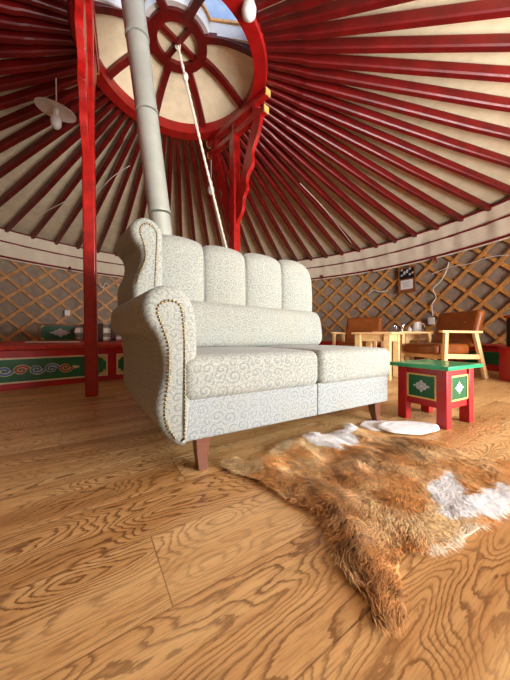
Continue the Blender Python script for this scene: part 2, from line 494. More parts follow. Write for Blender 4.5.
# felt over the crown (far and left sectors), glazed openings in the others
OPEN = {5, 6, 7}
def dome(r):
    f = max(0., (r - .33) / (RR - .12 - .33)); return ZH + .035 - (ZH - ZR - .12) * f ** 1.7
b = B()
for s in range(8):
    if s in OPEN: continue
    for j in range(8):
        a0 = SP[s] + math.radians(45) * j / 8; a1 = SP[s] + math.radians(45) * (j + 1) / 8
        rs = [0.0, .33, .5, .65, .8, .95, RR - .03]
        for i in range(len(rs) - 1):
            lo = [ring_pt(a0, rs[i], dome(rs[i])), ring_pt(a1, rs[i], dome(rs[i])), ring_pt(a1, rs[i + 1], dome(rs[i + 1])), ring_pt(a0, rs[i + 1], dome(rs[i + 1]))]
            up_ = [p + Vector((0, 0, .03)) for p in lo]
            b.add(lo + up_, [(0, 1, 2, 3), (7, 6, 5, 4), (0, 3, 7, 4), (1, 0, 4, 5), (2, 1, 5, 6), (3, 2, 6, 7)])
for s in OPEN:                                  # the hub stays covered
    for j in range(8):
        a0 = SP[s] + math.radians(45) * j / 8; a1 = SP[s] + math.radians(45) * (j + 1) / 8
        lo = [ring_pt(a0, .0, dome(0)), ring_pt(a0, .34, dome(0)), ring_pt(a1, .34, dome(0))]
        b.add(lo + [p + Vector((0, 0, .03)) for p in lo], [(0, 1, 2), (5, 4, 3), (1, 4, 5, 2)])
o = finish('crown_felt', b, M['felt']); set_origin(o, (RC.x, RC.y, ZR + .18))
tag(o, 'cream felt cover lying over the spokes of the crown ring', 'felt cover')
for wi, s in enumerate(sorted(OPEN, reverse=True)):
    if s not in (6, 7, 5): continue
    a0, a1 = SP[s] + .03, SP[s] + math.radians(45) - .03
    root = None
    def sect(ri, ro, zoff, h, inset=0):
        out = []
        for j in range(7):
            a = a0 + inset + (a1 - a0 - 2 * inset) * j / 6; out.append((a, ro))
        for j in range(6, -1, -1):
            a = a0 + inset + (a1 - a0 - 2 * inset) * j / 6; out.append((a, ri))
        return [ring_pt(a, r, dome(r) + zoff) for a, r in out], [ring_pt(a, r, dome(r) + zoff + h) for a, r in out]
    # white reveal round the opening
    b = B(); o1, o2 = sect(.36, RR - .15, -.02, .16); i1, i2 = sect(.42, RR - .20, -.02, .16, .05)
    nn = len(o1)
    for j in range(nn):
        k = (j + 1) % nn
        b.add([o1[j], o1[k], i1[k], i1[j], o2[j], o2[k], i2[k], i2[j]], [(0, 1, 2, 3), (7, 6, 5, 4), (2, 3, 7, 6), (0, 1, 5, 4)])
    wn = struct('window_%d' % (wi + 1), b, M['white'])
    b = B(); o1, o2 = sect(.40, RR - .19, .14, .03, .035); i1, i2 = sect(.45, RR - .24, .14, .03, .08)
    for j in range(nn):
        k = (j + 1) % nn
        b.add([o1[j], o1[k], i1[k], i1[j], o2[j], o2[k], i2[k], i2[j]], [(0, 1, 2, 3), (7, 6, 5, 4), (2, 3, 7, 6), (0, 1, 5, 4)])
    finish('window_frame', b, M['orange_wood'], wn)
    b = B(); g1, g2 = sect(.44, RR - .23, .155, .006, .07); b.loft([g1, g2]); finish('glass', b, M['glass'], wn)

# pillars with carved brackets
def pillar(name, label, cx, cy, ang, lean, w):
    d = Vector((math.cos(ang), math.sin(ang), 0)); nrm = Vector((-d.y, d.x, 0)); base = Vector((cx, cy, 0))
    t = thing(name, label, 'post', base)
    top = base + Vector(lean) + Vector((0, 0, ZR - .24))
    b = B(); b.beam(base, top, w, w, up=nrm); finish('post', b, M['post_paint'], t, bevel=.012)
    tb = Vector((top.x, top.y, 0))
    for z, L in ((ZR - .26, .66), (ZR - .05, .69)):
        b = B(); b.beam(tb - d * L + Vector((0, 0, z)), tb + d * L + Vector((0, 0, z)), .085, .085)
        bo = finish('cross_beam', b, M['post_paint'], t, bevel=.006)
        for sg in (-1, 1):
            b = B(); b.beam(tb + d * sg * (L - .015) + Vector((0, 0, z)), tb + d * sg * (L + .002) + Vector((0, 0, z)), .088, .088)
            finish('end_face', b, M['gold_paint'], bo)
    for off in (-.45, 0, .45):
        b = B(); b.beam(tb + d * off + Vector((0, 0, ZR - .22)), tb + d * off + Vector((0, 0, ZR - .09)), .06, .07, up=nrm)
        finish('block', b, M['post_paint'], t)
    for sg in (-1, 1):
        inner, outer = [], []
        z_lo, z_hi = 2.32, ZR - .30
        for i in range(41):
            f = i / 40
            z = z_lo + (z_hi - z_lo) * f
            off = .030 + .40 * f ** 1.25
            wd = (.100 + .045 * f) * min(1, .15 + f / .16)
            sc1 = .030 * abs(math.sin(f * PI * 4.0)) + (.03 * math.sin(f * PI * 8) if .3 < f < .75 else 0)
            outer.append(tb + d * sg * (off + wd + sc1) + Vector((0, 0, z - .10 * (1 - f))))
            inner.append(tb + d * sg * (off - .01) + Vector((0, 0, z)))
        poly = outer + inner[::-1]
        b = B()
        nq = len(outer)
        A = [p - nrm * .03 for p in outer] + [p - nrm * .03 for p in inner]
        Bv = [p + nrm * .03 for p in outer] + [p + nrm * .03 for p in inner]
        fs = []
        T = 2 * nq
        for i in range(nq - 1):
            fs += [(i, i + 1, nq + i + 1, nq + i), (T + i, T + nq + i, T + nq + i + 1, T + i + 1),
                   (i, T + i, T + i + 1, i + 1), (nq + i, nq + i + 1, T + nq + i + 1, T + nq + i)]
        fs += [(0, nq, T + nq, T), (nq - 1, T + nq - 1, T + 2 * nq - 1, 2 * nq - 1)]
        b.add(A + Bv, fs)
        finish('carved_bracket', b, M['post_paint'], t, bevel=.004)
    return t
pillar('roof_post', 'tall red roof post standing on the floor in front of the painted platform', -1.505, 2.40, math.radians(-64), (-.05, .0, 0), .10)
pillar('roof_post', 'red roof post behind the sofa back, with carved brackets and twin cross beams', -.31, 3.98, math.radians(-45), (0, 0, 0), .125)

# stove and pipe
pb, pt = Vector((-.885, 2.84, .62)), Vector((-1.245, 2.52, 4.25))
sv = thing('stove', 'iron wood stove standing on the floor behind the sofa', 'stove', (pb.x, pb.y, 0))
b = B(); b.box((pb.x, pb.y, .34), (.46, .42, .50)); finish('body', b, M['dark_metal'], sv, bevel=.03)
b = B(); b.box((pb.x, pb.y, .61), (.5, .46, .03)); finish('top_plate', b, M['dark_metal'], sv, bevel=.008)
b = B(); b.box((pb.x + .02, pb.y - .22, .34), (.22, .02, .2)); finish('door', b, M['dark_metal'], sv, bevel=.008)
for sx in (-1, 1):
    for sy in (-1, 1):
        b = B(); b.box((pb.x + sx * .18, pb.y + sy * .16, .05), (.05, .05, .1)); finish('leg', b, M['dark_metal'], sv)
sp_ = thing('stove_pipe', 'pale grey metal stove pipe leaning up through the crown ring', 'stove pipe', pb + Vector((0, 0, .02)))
ax = (pt - pb).normalized()
cuts = [0, .33, .60, .79, 1.0]
for i in range(4):
    p, q = pb.lerp(pt, cuts[i]) + Vector((0, 0, .02)), pb.lerp(pt, cuts[i + 1])
    r0 = .106 + .003 * (i % 2)
    b = B(); b.tube([p, p + ax * .012, p + ax * .05, q - ax * .02, q], [r0 + .004, r0 + .006, r0, r0, r0 - .001], 32); finish('pipe_section', b, M['steel'], sp_, smooth=True)
b = B(); c = pb.lerp(pt, .905)
b.tube([c, c + ax * .025], .113, 32); finish('clamp', b, M['dark_metal'], sp_)
b = B(); b.tube([c + Vector((.09, -.04, .0)), c + Vector((.14, -.06, .10)), c + Vector((.12, -.05, .24)), c + Vector((.02, .1, .42))], .006, 6); finish('wire', b, M['dark_metal'], sp_, smooth=True)

# white rope from the hub to the rear post
h0 = ring_pt(0, 0, ZH - .04); h1 = Vector((-.345, 3.90, 1.55))
b = B(); pts, rad = [], []
for i in range(90):
    f = i / 89; p = h0.lerp(h1, f) + Vector((0, 0, -.05 * math.sin(PI * f)))
    pts.append(p); rad.append((.017 if f < .75 else .014) * (1 + .22 * math.sin(i * 2.1)))
b.tube(pts, rad, 8)
o = finish('rope', b, M['rope'], smooth=True); set_origin(o, h0)
b = B(); b.sphere(h0.lerp(h1, .12), .038, 10, 8, (1, 1, 1.5))
k = finish('knot', b, M['rope'], o, smooth=True); k.data.transform(Matrix.Translation(-h0))
b = B(); b.tube([h0 + Vector((.03 * math.cos(t), 0, .0 + .04 * math.sin(t))) for t in [2 * PI * i / 12 for i in range(13)]], .01, 6)
k = finish('loop', b, M['rope'], o, smooth=True); k.data.transform(Matrix.Translation(-h0))
tag(o, 'white braided rope hanging slantwise from the crown hub to the rear post', 'rope')

# pendant lamps under the roof
def roof_hit(x, y):
    for i in range(4000):
        Y = 1.0 + i * .002; p = at(x, y, Y)
        a = math.atan2(p.y - GC.y, p.x - GC.x); rho = math.hypot(p.x - GC.x, p.y - GC.y)
        zr = ZR + .04 - (rho - RR) * (ZR - ZT) / (GR - RR - .1)
        if p.z > zr - .0 and rho > RR: return p
    return p
def lamp(label, x, y, Y, cord, disc_r, tilt, bs):
    p = at(x, y, Y)
    t = thing('pendant_lamp', label, 'lamp', p, 0, None)
    b = B(); b.tube([p + Vector((0, 0, cord)), p + Vector((.004, 0, cord * .5)), p + Vector((0, 0, .05))], .006, 6); finish('cord', b, M['white'], t)
    rot = Matrix.Rotation(tilt, 3, 'X') @ Matrix.Rotation(tilt, 3, 'Y'); up0 = Matrix.Identity(3)
    if disc_r:
        b = B(); b.lathe([(.03, .028), (disc_r * .6, .016), (disc_r, 0), (disc_r, -.006), (disc_r * .6, .008), (.03, .02)], p + Vector((0, 0, .03)), 40, rot); finish('lamp_shade', b, M['white'], t, smooth=True)
    b = B(); b.lathe([(.02, .05), (.028, .045), (.028, -.03), (.022, -.035)], p, 16, up0); finish('socket', b, M['white'], t, smooth=True)
    b = B(); b.lathe([(.02, -.03), (.05 * bs, -.055), (.06 * bs, -.10), (.055 * bs, -.15), (.03 * bs, -.185), (.005, -.195)], p, 20, up0); finish('bulb', b, M['white'], t, smooth=True)
    return t
hp = roof_hit(57, 88)
lamp('white disc lamp with bulb hanging under the dark roof poles at left', 56, 113, hp.y - .22, .42, .205, .12, .95)
lamp('white bulb hanging beside the right edge of the crown ring', 249, 0, 2.62, .3, 0, .0, 1.25)
lamp('small white bulb hanging behind the white rope near the rear post', 211, 184, 4.65, .9, 0, .2, 1.0)

# ------------------------------------------------------------------ sofa
SA = math.radians(60); SO = Vector((-.211, 1.045, 0))
sofa = thing('sofa', 'pale paisley high-backed sofa with a single studded scroll arm', 'sofa', SO, PI / 2 - SA)
def sp2(x, y, t):                               # outline point on a plane t of the sofa
    r = (x - CX) / F; X0 = SO.x - .5 * t; Y0 = SO.y + .866 * t
    s = (r * Y0 - X0) / (.866 - .5 * r); Y = Y0 + .5 * s
    return (s, H - (y - CY) / F * Y)
def smooth_poly(pts, n, closed=True):
    out = []; L = len(pts)
    for i in range(L if closed else L - 1):
        p0, p1, p2, p3 = [pts[(i + k) % L] if closed else pts[min(max(i + k, 0), L - 1)] for k in (-1, 0, 1, 2)]
        for j in range(n):
            t = j / n
            out.append(tuple(.5 * (2 * p1[c] + (p2[c] - p0[c]) * t + (2 * p0[c] - 5 * p1[c] + 4 * p2[c] - p3[c]) * t * t + (3 * p1[c] - p0[c] - 3 * p2[c] + p3[c]) * t ** 3) for c in range(2)))
    if not closed: out.append(pts[-1])
    return out
def inset(poly, d):
    n = len(poly); A = sum(poly[i][0] * poly[(i + 1) % n][1] - poly[(i + 1) % n][0] * poly[i][1] for i in range(n))
    sg = 1 if A > 0 else -1; out = []
    for i in range(n):
        a, c = poly[i - 1], poly[(i + 1) % n]; tx, ty = c[0] - a[0], c[1] - a[1]; l = math.hypot(tx, ty) or 1
        out.append((poly[i][0] - sg * ty / l * d, poly[i][1] + sg * tx / l * d))
    return out
def scroll(profile, t0, t1, flare, name, body=None):
    secs = []
    for t, ins in ((t0 - .012, .03), (t0 - .009, .018), (t0, .007), (t0 + .014, .0), (t0 + .05, 0)):
        secs.append((t, inset(profile, ins)))
    for i in range(1, 9): secs.append((t0 + .05 + (t1 - .05 - t0) * i / 8, body or profile))
    secs.append((t1 + .02, inset(body or profile, .008))); secs.append((t1 + .03, inset(body or profile, .03)))
    b = B(); S = []
    for t, poly in secs:
        f = (t - t0) / (t1 - t0)
        S.append([(s - flare * max(0, f) * (.35 + .65 * min(1, max(0, (z - .1) / .3))), t, z) for s, z in poly])
    b.loft(S)
    return finish(name, b, M['cloth'], sofa, world=False, smooth=True)
arm_px = [(179, 446), (169, 440), (161, 430), (156.5, 418), (155.5, 408), (158, 394), (162.5, 378), (163.5, 362), (160, 347), (154, 333), (146, 322), (142.5, 310), (143.5, 299), (149, 290.5), (158, 286), (168, 285), (179, 287.5), (188, 295), (194, 307), (197, 322), (198, 340), (197, 362), (194, 384), (191, 404), (189, 428), (187, 444)]
arm_prof = smooth_poly([sp2(x, y, 0) for x, y in arm_px], 3)
arm_body = list(arm_px); arm_body[6:12] = [(161.5, 376), (160, 356), (159, 342), (157, 336), (147, 331), (142, 318)]
arm = scroll(arm_prof, 0, .74, .085, 'armrest', smooth_poly([sp2(x, y, 0) for x, y in arm_body], 3))
wing_px = [(137, 330), (134, 305), (133, 287), (134.5, 278), (139, 268.5), (141.4, 257), (139.4, 247), (133.5, 239.4), (130.2, 230), (132, 222.7), (139.4, 217.8), (147, 217.3), (155, 221.5), (161.4, 229.6), (163, 238), (163.5, 260), (163.5, 290), (163.5, 330)]
TW = .50
wing_prof = smooth_poly([sp2(x, y, TW) for x, y in wing_px], 3)
wing = scroll(wing_prof, TW, .86, .06, 'wing')
def studs(pts, t, parent, step=.0142, r=.0056):
    pts = smooth_poly(pts, 40, False); b = B(); acc = 0; prev = pts[0]
    for p in pts:
        acc += math.hypot(p[0] - prev[0], p[1] - prev[1]); prev = p
        if acc >= step:
            acc -= step; b.sphere((p[0], t, p[1]), r, 8, 5, (1, .7, 1))
    finish('stud_trim', b, M['brass'], parent, world=False, smooth=True)
arm_st = [(177, 440.6), (168.8, 429), (165.3, 417), (165.3, 403), (168.5, 380), (169, 357), (168, 343.5), (162.6, 327), (157.5, 312), (160, 304), (170, 300.5), (179, 304), (182.5, 314), (184.5, 341), (185, 374), (185, 410), (184.5, 441)]
studs([sp2(x, y, -.012) for x, y in arm_st], -.014, arm)
wing_st = [(135.5, 286), (140, 272), (145.5, 258), (144.3, 245), (141, 235), (140.5, 228), (145, 223.7), (151, 225), (156, 231.6), (157, 240), (156, 262), (155, 287)]
studs([sp2(x, y, TW - .012) for x, y in wing_st], TW - .014, wing)

def rbox(x0, x1, y0, y1, z0, z1, r, crown=0, nx=14, ny=8, nz=5):
    """soft cushion: box grid pushed to a rounded box, puffed on top"""
    b = B(); idx = {}
    def put(p):
        key = tuple(round(c, 5) for c in p)
        if key not in idx:
            q = Vector(p); c = Vector((min(max(q.x, x0 + r), x1 - r), min(max(q.y, y0 + r), y1 - r), min(max(q.z, z0 + r), z1 - r)))
            d = q - c
            if d.length > 1e-6:
                mx = max(abs(d.x), abs(d.y), abs(d.z)); q = c + d.normalized() * min(r, d.length if d.length < r else r)
            fx, fy = (q.x - x0) / (x1 - x0), (q.y - y0) / (y1 - y0)
            if q.z > (z0 + z1) / 2: q.z += crown * math.sin(PI * min(1, max(0, fx))) ** .5 * math.sin(PI * min(1, max(0, fy))) ** .5
            idx[key] = len(b.v); b.v.append(tuple(q))
        return idx[key]
    def lin_(a, c, n):
        rr = min(r, (c - a) / 2 - 1e-4)
        e = [a + rr * k for k in (0, .12, .3, .55, .8, 1)]; mid = [a + rr + (c - a - 2 * rr) * k / n for k in range(1, n)]
        return e + mid + [c - rr * k for k in (1, .8, .55, .3, .12, 0)]
    X, Y, Z = lin_(x0, x1, nx), lin_(y0, y1, ny), lin_(z0, z1, nz)
    def face(us, vs, fn):
        for i in range(len(us) - 1):
            for j in range(len(vs) - 1):
                b.f.append((put(fn(us[i], vs[j])), put(fn(us[i + 1], vs[j])), put(fn(us[i + 1], vs[j + 1])), put(fn(us[i], vs[j + 1]))))
    face(X, Y, lambda u, v: (u, v, z0)); face(X, Y, lambda u, v: (u, v, z1))
    face(X, Z, lambda u, v: (u, y0, v)); face(X, Z, lambda u, v: (u, y1, v))
    face(Y, Z, lambda u, v: (x0, u, v)); face(Y, Z, lambda u, v: (x1, u, v))
    return b
ZS, ZM = .136, .292
for s0, s1 in ((-.075, .6205), (.6225, 1.221)):
    finish('skirt', rbox(s0, s1, 0.0, .80, ZS, ZM + .01, .008), M['skirt_cloth'], sofa, world=False, smooth=True)
for s0, s1 in ((-.085, .6215), (.6225, 1.237)):
    finish('seat_cushion', rbox(s0, s1, -.022, .66, ZM, .472, .042, .012), M['cloth'], sofa, world=False, smooth=True)
# lumbar roll
b = B(); secs = []
for i in range(41):
    f = i / 40; s = -.06 + (1.232 + .06) * f
    e = 1.0
    if f > .95: e = math.sqrt(max(.02, 1 - ((f - .95) / .05) ** 2)) * .35 + .65
    sec_ = []
    for k in range(28):
        a = 2 * PI * k / 28; ca, sa = math.cos(a), math.sin(a)
        x = abs(ca) ** .6 * (1 if ca > 0 else -1); z = abs(sa) ** .62 * (1 if sa > 0 else -1)
        sec_.append((s, .665 + .095 * e * x + .018 * z, .612 + .018 * (1 - f) + (.142 + .016 * (1 - f)) * (e * .5 + .5) * z))
    secs.append(sec_)
b.loft(secs); finish('lumbar_cushion', b, M['cloth'], sofa, world=False, smooth=True)
# channelled back
seams = [-.075, .25, .573, .903, 1.222]
b = B(); secs = []
for ch in range(4):
    s0, s1 = seams[ch], seams[ch + 1]
    for i in range(13):
        f = i / 12; s = s0 + (s1 - s0) * (.5 - .5 * math.cos(PI * f)); g = (s - s0) / (s1 - s0)
        bl = math.sqrt(max(0, 1 - (2 * g - 1) ** 2))
        if ch == 3 and g > .5:
            bl_top = math.sqrt(max(0, 1 - ((g - .5) / .5) ** 2)); top = 1.085 + .125 * bl_top; bl = .3 + .7 * bl
        else:
            top = 1.178 + .042 * bl + (.012 if ch == 0 else 0) - .004 * ch
        tf = .035 * bl; e = 1
        if ch == 3 and i == 12: top -= .01
        col_ = [(s, .735 - tf * .6, .44), (s, .715 - tf, .72), (s, .712 - tf, .9), (s, .722 - tf, top - .09), (s, .735 - tf * .8, top - .045), (s, .76, top - .012), (s, .79, top),
                (s, .82, top - .012), (s, .842, top - .045), (s, .85, top - .1), (s, .85, .9), (s, .845, .5), (s, .83, ZS + .01), (s, .79, ZS + .01)]
        secs.append(col_)
b.loft(secs); finish('backrest', b, M['cloth'], sofa, world=False, smooth=True)
# piping between the channels
for s in seams[1:4]:
    b = B(); b.tube([(s, .728, .7), (s, .712, .8), (s, .709, .95), (s, .716, 1.06), (s, .728, 1.09), (s, .735, 1.13), (s, .76, 1.162), (s, .79, 1.174)], .004, 6)
    finish('seam', b, mat_simple('grey_seam', lin(140, 142, 136), .9), sofa, world=False, smooth=True)
for s, t, sx in ((.008, .045, 0), (1.165, .06, .012), (.0, .70, 0), (1.165, .70, 0)):
    b = B(); secs = []
    for z, w, dx in ((ZS + .004, .062, 0), (ZS * .5, .05, sx * .5), (0.0, .036, sx)):
        secs.append([(s + dx + i * w / 2, t - (.010 if z == 0 else 0) + j * w / 2, z) for i, j in ((-1, -1), (1, -1), (1, 1), (-1, 1))])
    b.loft(secs); finish('leg', b, M['leg_wood'], sofa, world=False, bevel=.003)

# ------------------------------------------------------------------ ornament helpers
def flat_poly(b, pts2, fr, th=.004):            # closed 2D outline on a frame (origin, ax, up, normal)
    o, ax_, up_, nr = fr
    b.prism([o + ax_ * x + up_ * y for x, y in pts2], nr * th)
def frame_strip(b, fr, w, h, t, th):
    o, ax_, up_, nr = fr
    for x0, x1, y0, y1 in ((-w / 2, w / 2, h / 2 - t, h / 2), (-w / 2, w / 2, -h / 2, -h / 2 + t), (-w / 2, -w / 2 + t, -h / 2 + t, h / 2 - t), (w / 2 - t, w / 2, -h / 2 + t, h / 2 - t)):
        flat_poly(b, [(x0, y0), (x1, y0), (x1, y1), (x0, y1)], fr, th)
def ribbon(b, pts2, w, fr, th=.004):
    for i in range(len(pts2) - 1):
        (x0, y0), (x1, y1) = pts2[i], pts2[i + 1]; l = math.hypot(x1 - x0, y1 - y0) or 1; nx, ny = -(y1 - y0) / l * w / 2, (x1 - x0) / l * w / 2
        flat_poly(b, [(x0 + nx, y0 + ny), (x1 + nx, y1 + ny), (x1 - nx, y1 - ny), (x0 - nx, y0 - ny)], fr, th)
def lift(fr, d): return (fr[0] + fr[3] * d, fr[1], fr[2], fr[3])
def medallion(parent, fr, w, h, name='ornament'):
    b = B(); pts = []
    for k in range(48):
        a = 2 * PI * k / 48; c, s = math.cos(a), math.sin(a)
        r = 1 / (abs(c) + abs(s)) * (1 + .10 * math.cos(8 * a)); pts.append((c * r * w / 2, s * r * h / 2))
    flat_poly(b, pts, fr, .002); o = finish(name, b, M['silver_paint'], parent)
    b = B()
    for k in (.7, .4):
        ribbon(b, [(x * k, y * k) for x, y in pts + pts[:1]], min(w, h) * .03, lift(fr, .0021), .001)
    finish('line_work', b, M['blue_paint'], o)

# ------------------------------------------------------------------ painted platform at left
PF = Vector((.757, .653, 0)); PD = Vector((-.653, .757, 0)); PN = -PD
p0 = Vector((-1.67, 3.36, 0)); A0 = p0 - PF * 2.3; B0 = p0 + PF * .75; DEP = 3.2
pl = thing('painted_platform', 'long low red platform with painted green front panels along the left wall', 'platform', A0)
ZP = .43
b = B(); b.prism([A0, B0, B0 + PD * DEP, A0 + PD * DEP], (0, 0, ZP - .03)); finish('body', b, M['bench_red'], pl, bevel=.006)
b = B(); b.prism([A0 + PN * .02 + Vector((0, 0, ZP - .03)), B0 + PN * .02 + Vector((0, 0, ZP - .03)), B0 + PD * DEP + Vector((0, 0, ZP - .03)), A0 + PD * DEP + Vector((0, 0, ZP - .03))], (0, 0, .05)); finish('felt_top', b, M['felt_red'], pl, bevel=.012)
def on_front(x):                                 # distance along the platform front seen at picture column x
    r = (x - CX) / F; d = Vector((r, 1, 0)); nn = PN
    Y = nn.dot(p0) / nn.dot(d); return PF.dot(d * Y - A0)
s_a, s_b = on_front(107.5), on_front(116.5)
for s0, s1 in ((s_a - 1.75, s_a), (s_b, s_b + .62)):
    cpt = A0 + PF * ((s0 + s1) / 2) + Vector((0, 0, .195)) + PN * .001
    fr = (cpt, PF, Vector((0, 0, 1)), PN); w = s1 - s0; hh = .262
    b = B(); frame_strip(b, fr, w, hh, .016, .014); pn = finish('panel', b, M['cream_paint'], pl)
    b = B(); flat_poly(b, [(-w / 2 + .015, -hh / 2 + .015), (w / 2 - .015, -hh / 2 + .015), (w / 2 - .015, hh / 2 - .015), (-w / 2 + .015, hh / 2 - .015)], fr, .004); finish('panel_field', b, M['panel_green'], pn)
    f2 = lift(fr, .0045)
    for sx in (-1, 1):
        for sy in (-1, 1):
            q = [(0, 0), (.075, 0), (.06, .022), (.04, .02), (.024, .038), (.022, .055), (0, .06)]
            b = B(); flat_poly(b, [(sx * (w / 2 - .02 - x), sy * (hh / 2 - .02 - y)) for x, y in q], f2, .003)
            finish('corner_motif', b, M['gold_paint'], pn)
    if s0 < s_a:
        cols = ['rust_paint', 'blue_paint', 'blue_paint', 'rust_paint', 'blue_paint', 'blue_paint', 'rust_paint', 'rust_paint']
        for k in range(8):
            xc = w / 2 - .42 - k * .125; b = B(); b2 = B()
            sp_pts = []
            for i in range(30):
                a = i / 29 * 2.6 * PI; r = .058 * (1 - i / 36); sg = 1 if k % 2 else -1
                sp_pts.append((xc + r * math.cos(a) * 1.05, sg * r * math.sin(a) * .8))
            ribbon(b, sp_pts, .034, f2, .002); ribbon(b2, sp_pts, .019, lift(f2, .0022), .001)
            o = finish('scroll_motif', b, M['cream_paint'], pn); o2 = finish('scroll_motif', b2, M[cols[k]], pn)
        b = B(); flat_poly(b, [(w / 2 - .33 + .045 * math.cos(a) * (.4 + .6 * abs(math.cos(1.5 * a))), .018 * math.sin(a)) for a in [2 * PI * i / 24 for i in range(24)]], f2, .002)
        finish('scroll_motif', b, M['cream_paint'], pn)

# things on the platform
ZPT = ZP + .02
def face_cam(p):
    d = Vector((-p.x, -p.y, 0)).normalized(); d = (d + PN).normalized(); return d
pb_ = at(60.5, 0, 5.15); pb_.z = ZPT
d = PN; axx = PF
bx_t = thing('painted_box', 'small brown framed box with green face and silver medallion on the red platform', 'box', pb_)
wv, hv = .66, .335
b = B(); b.prism([pb_ - axx * wv / 2, pb_ + axx * wv / 2, pb_ + axx * wv / 2 - d * .3, pb_ - axx * wv / 2 - d * .3], (0, 0, hv)); finish('body', b, M['brown_frame'], bx_t, bevel=.006)
fr = (pb_ + Vector((0, 0, hv / 2)) + d * .001, axx, Vector((0, 0, 1)), d)
b = B(); flat_poly(b, [(-wv / 2 + .03, -hv / 2 + .03), (wv / 2 - .03, -hv / 2 + .03), (wv / 2 - .03, hv / 2 - .03), (-wv / 2 + .03, hv / 2 - .03)], fr, .005); finish('front_panel', b, M['panel_green'], bx_t)
f2 = lift(fr, .0055)
for sx in (-1, 1):
    for sy in (-1, 1):
        q = [(0, 0), (.06, 0), (.045, .012), (.02, .02), (.012, .04), (0, .05)]
        b = B(); flat_poly(b, [(sx * (wv / 2 - .035 - x), sy * (hv / 2 - .035 - y)) for x, y in q], f2, .003)
        finish('corner_motif', b, M['gold_paint'], bx_t)
medallion(bx_t, f2, .34, .16)
# folded plaid blanket
pc = at(103, 0, 4.75); pc.z = ZPT
bl = B(); secs = []
for i in range(13):
    f = i / 12; x = -.47 + .94 * f; e = math.sqrt(max(.05, 1 - abs(2 * f - 1) ** 4))
    secs.append([pc + PF * x + PD * (.22 * math.cos(a)) + Vector((0, 0, max(0, .165 + .165 * e * math.copysign(abs(math.sin(a)) ** .6, math.sin(a)) + .01 * math.sin(9 * x)))) for a in [2 * PI * k / 20 for k in range(20)]])
bl.loft(secs)
o = finish('plaid_blanket', bl, M['plaid'], smooth=True); set_origin(o, pc)
tag(o, 'folded black and cream plaid blanket on the red platform beside the front post', 'blanket')
b = B(); c1, c2 = at(26, 0, 3.9), at(79, 0, 4.3); c1.z = c2.z = ZPT + .008
b.beam(c1, c2, .35, .014); o = finish('cloth_strip', b, M['paper'], bevel=.004); set_origin(o, c1)
tag(o, 'flat pale cloth strip lying on the red platform in front of the green box', 'cloth')

# ------------------------------------------------------------------ stool
st_a = math.radians(62); U = Vector((math.sin(st_a), math.cos(st_a), 0)); V = Vector((-math.cos(st_a), math.sin(st_a), 0))
C0 = Vector((1.1185, 1.516, 0)); LU, LV = .325, .30
stl = thing('painted_stool', 'red painted stool with green top and silver medallion panels', 'stool', C0)
lw = .058; ZL = .35
for i in (0, 1):
    for j in (0, 1):
        c = C0 + U * (lw / 2 + i * (LU - lw)) + V * (lw / 2 + j * (LV - lw))
        b = B(); b.prism([c - U * lw / 2 - V * lw / 2, c + U * lw / 2 - V * lw / 2, c + U * lw / 2 + V * lw / 2, c - U * lw / 2 + V * lw / 2], (0, 0, ZL)); finish('leg', b, M['bench_red'], stl, bevel=.004)
e1, e2 = .045, .03
b = B(); q = C0 - U * e1 - V * e2 + Vector((0, 0, ZL)); LUt, LVt = LU + 2 * e1, LV + 2 * e2
b.prism([q, q + U * LUt, q + U * LUt + V * LVt, q + V * LVt], (0, 0, .024)); finish('stool_top', b, M['green_paint'], stl, bevel=.004)
zc = .232; ph = .155
for side in range(4):
    if side == 0: o_, ax_, nr, L = C0 + V * LV / 2, -V, -U, LV      # left face
    elif side == 1: o_, ax_, nr, L = C0 + U * LU / 2, U, -V, LU      # right face
    elif side == 2: o_, ax_, nr, L = C0 + U * LU + V * LV / 2, V, U, LV
    else: o_, ax_, nr, L = C0 + V * LV + U * LU / 2, -U, V, LU
    up_ = Vector((0, 0, 1)); w = L - 2 * lw
    base = o_ - nr * .012
    b = B(); f1 = (base - nr * .02, ax_, up_, nr)
    flat_poly(b, [(-w / 2, .112), (w / 2, .112), (w / 2, ZL), (-w / 2, ZL)], f1, .02)
    ap = finish('apron', b, M['bench_red'], stl)
    fr = (base + up_ * zc, ax_, up_, nr); b = B(); frame_strip(b, fr, w * .98, ph, .010, .006); fo = finish('panel', b, M['gold_paint'], stl)
    b = B(); flat_poly(b, [(-w / 2 + .01, -ph / 2 + .01), (w / 2 - .01, -ph / 2 + .01), (w / 2 - .01, ph / 2 - .01), (-w / 2 + .01, ph / 2 - .01)], fr, .002); finish('panel_field', b, M['panel_green'], fo)
    fz = lift(fr, .0022)
    medallion(fo, fz, .095, .07)

# white folded cloth on the floor
def pad(name, label, px, py, rx, ry, z, h, rot):
    c = floor_at(px, py); b = B()
    rr = [(.02, h), (.25, h * 1.05), (.34, h * .86), (.43, h * 1.05), (.60, h), (.68, h * .8), (.76, h), (.88, h * .95), (.97, h * .7), (1.0, h * .3), (.98, 0)]
    secs = []
    for r, zz in rr:
        ring_ = []
        for k in range(56):
            a = 2 * PI * k / 56
            wob = 1 + .06 * math.sin(3 * a + 1) + .03 * math.sin(7 * a)
            x, y = rx * r * wob * math.cos(a), ry * r * wob * math.sin(a)
            xr, yr = x * math.cos(rot) - y * math.sin(rot), x * math.sin(rot) + y * math.cos(rot)
            ring_.append((c.x + xr, c.y + yr, z + zz))
        secs.append(ring_)
    b.loft(secs)
    o = finish(name, b, M['white_cloth'], smooth=True); set_origin(o, (c.x, c.y, z)); tag(o, label, 'cloth'); return o
pad('folded_cloth', 'flat white folded cloth on the floor beside the sofa leg', 383, 426, .15, .09, .0, .010, .15)
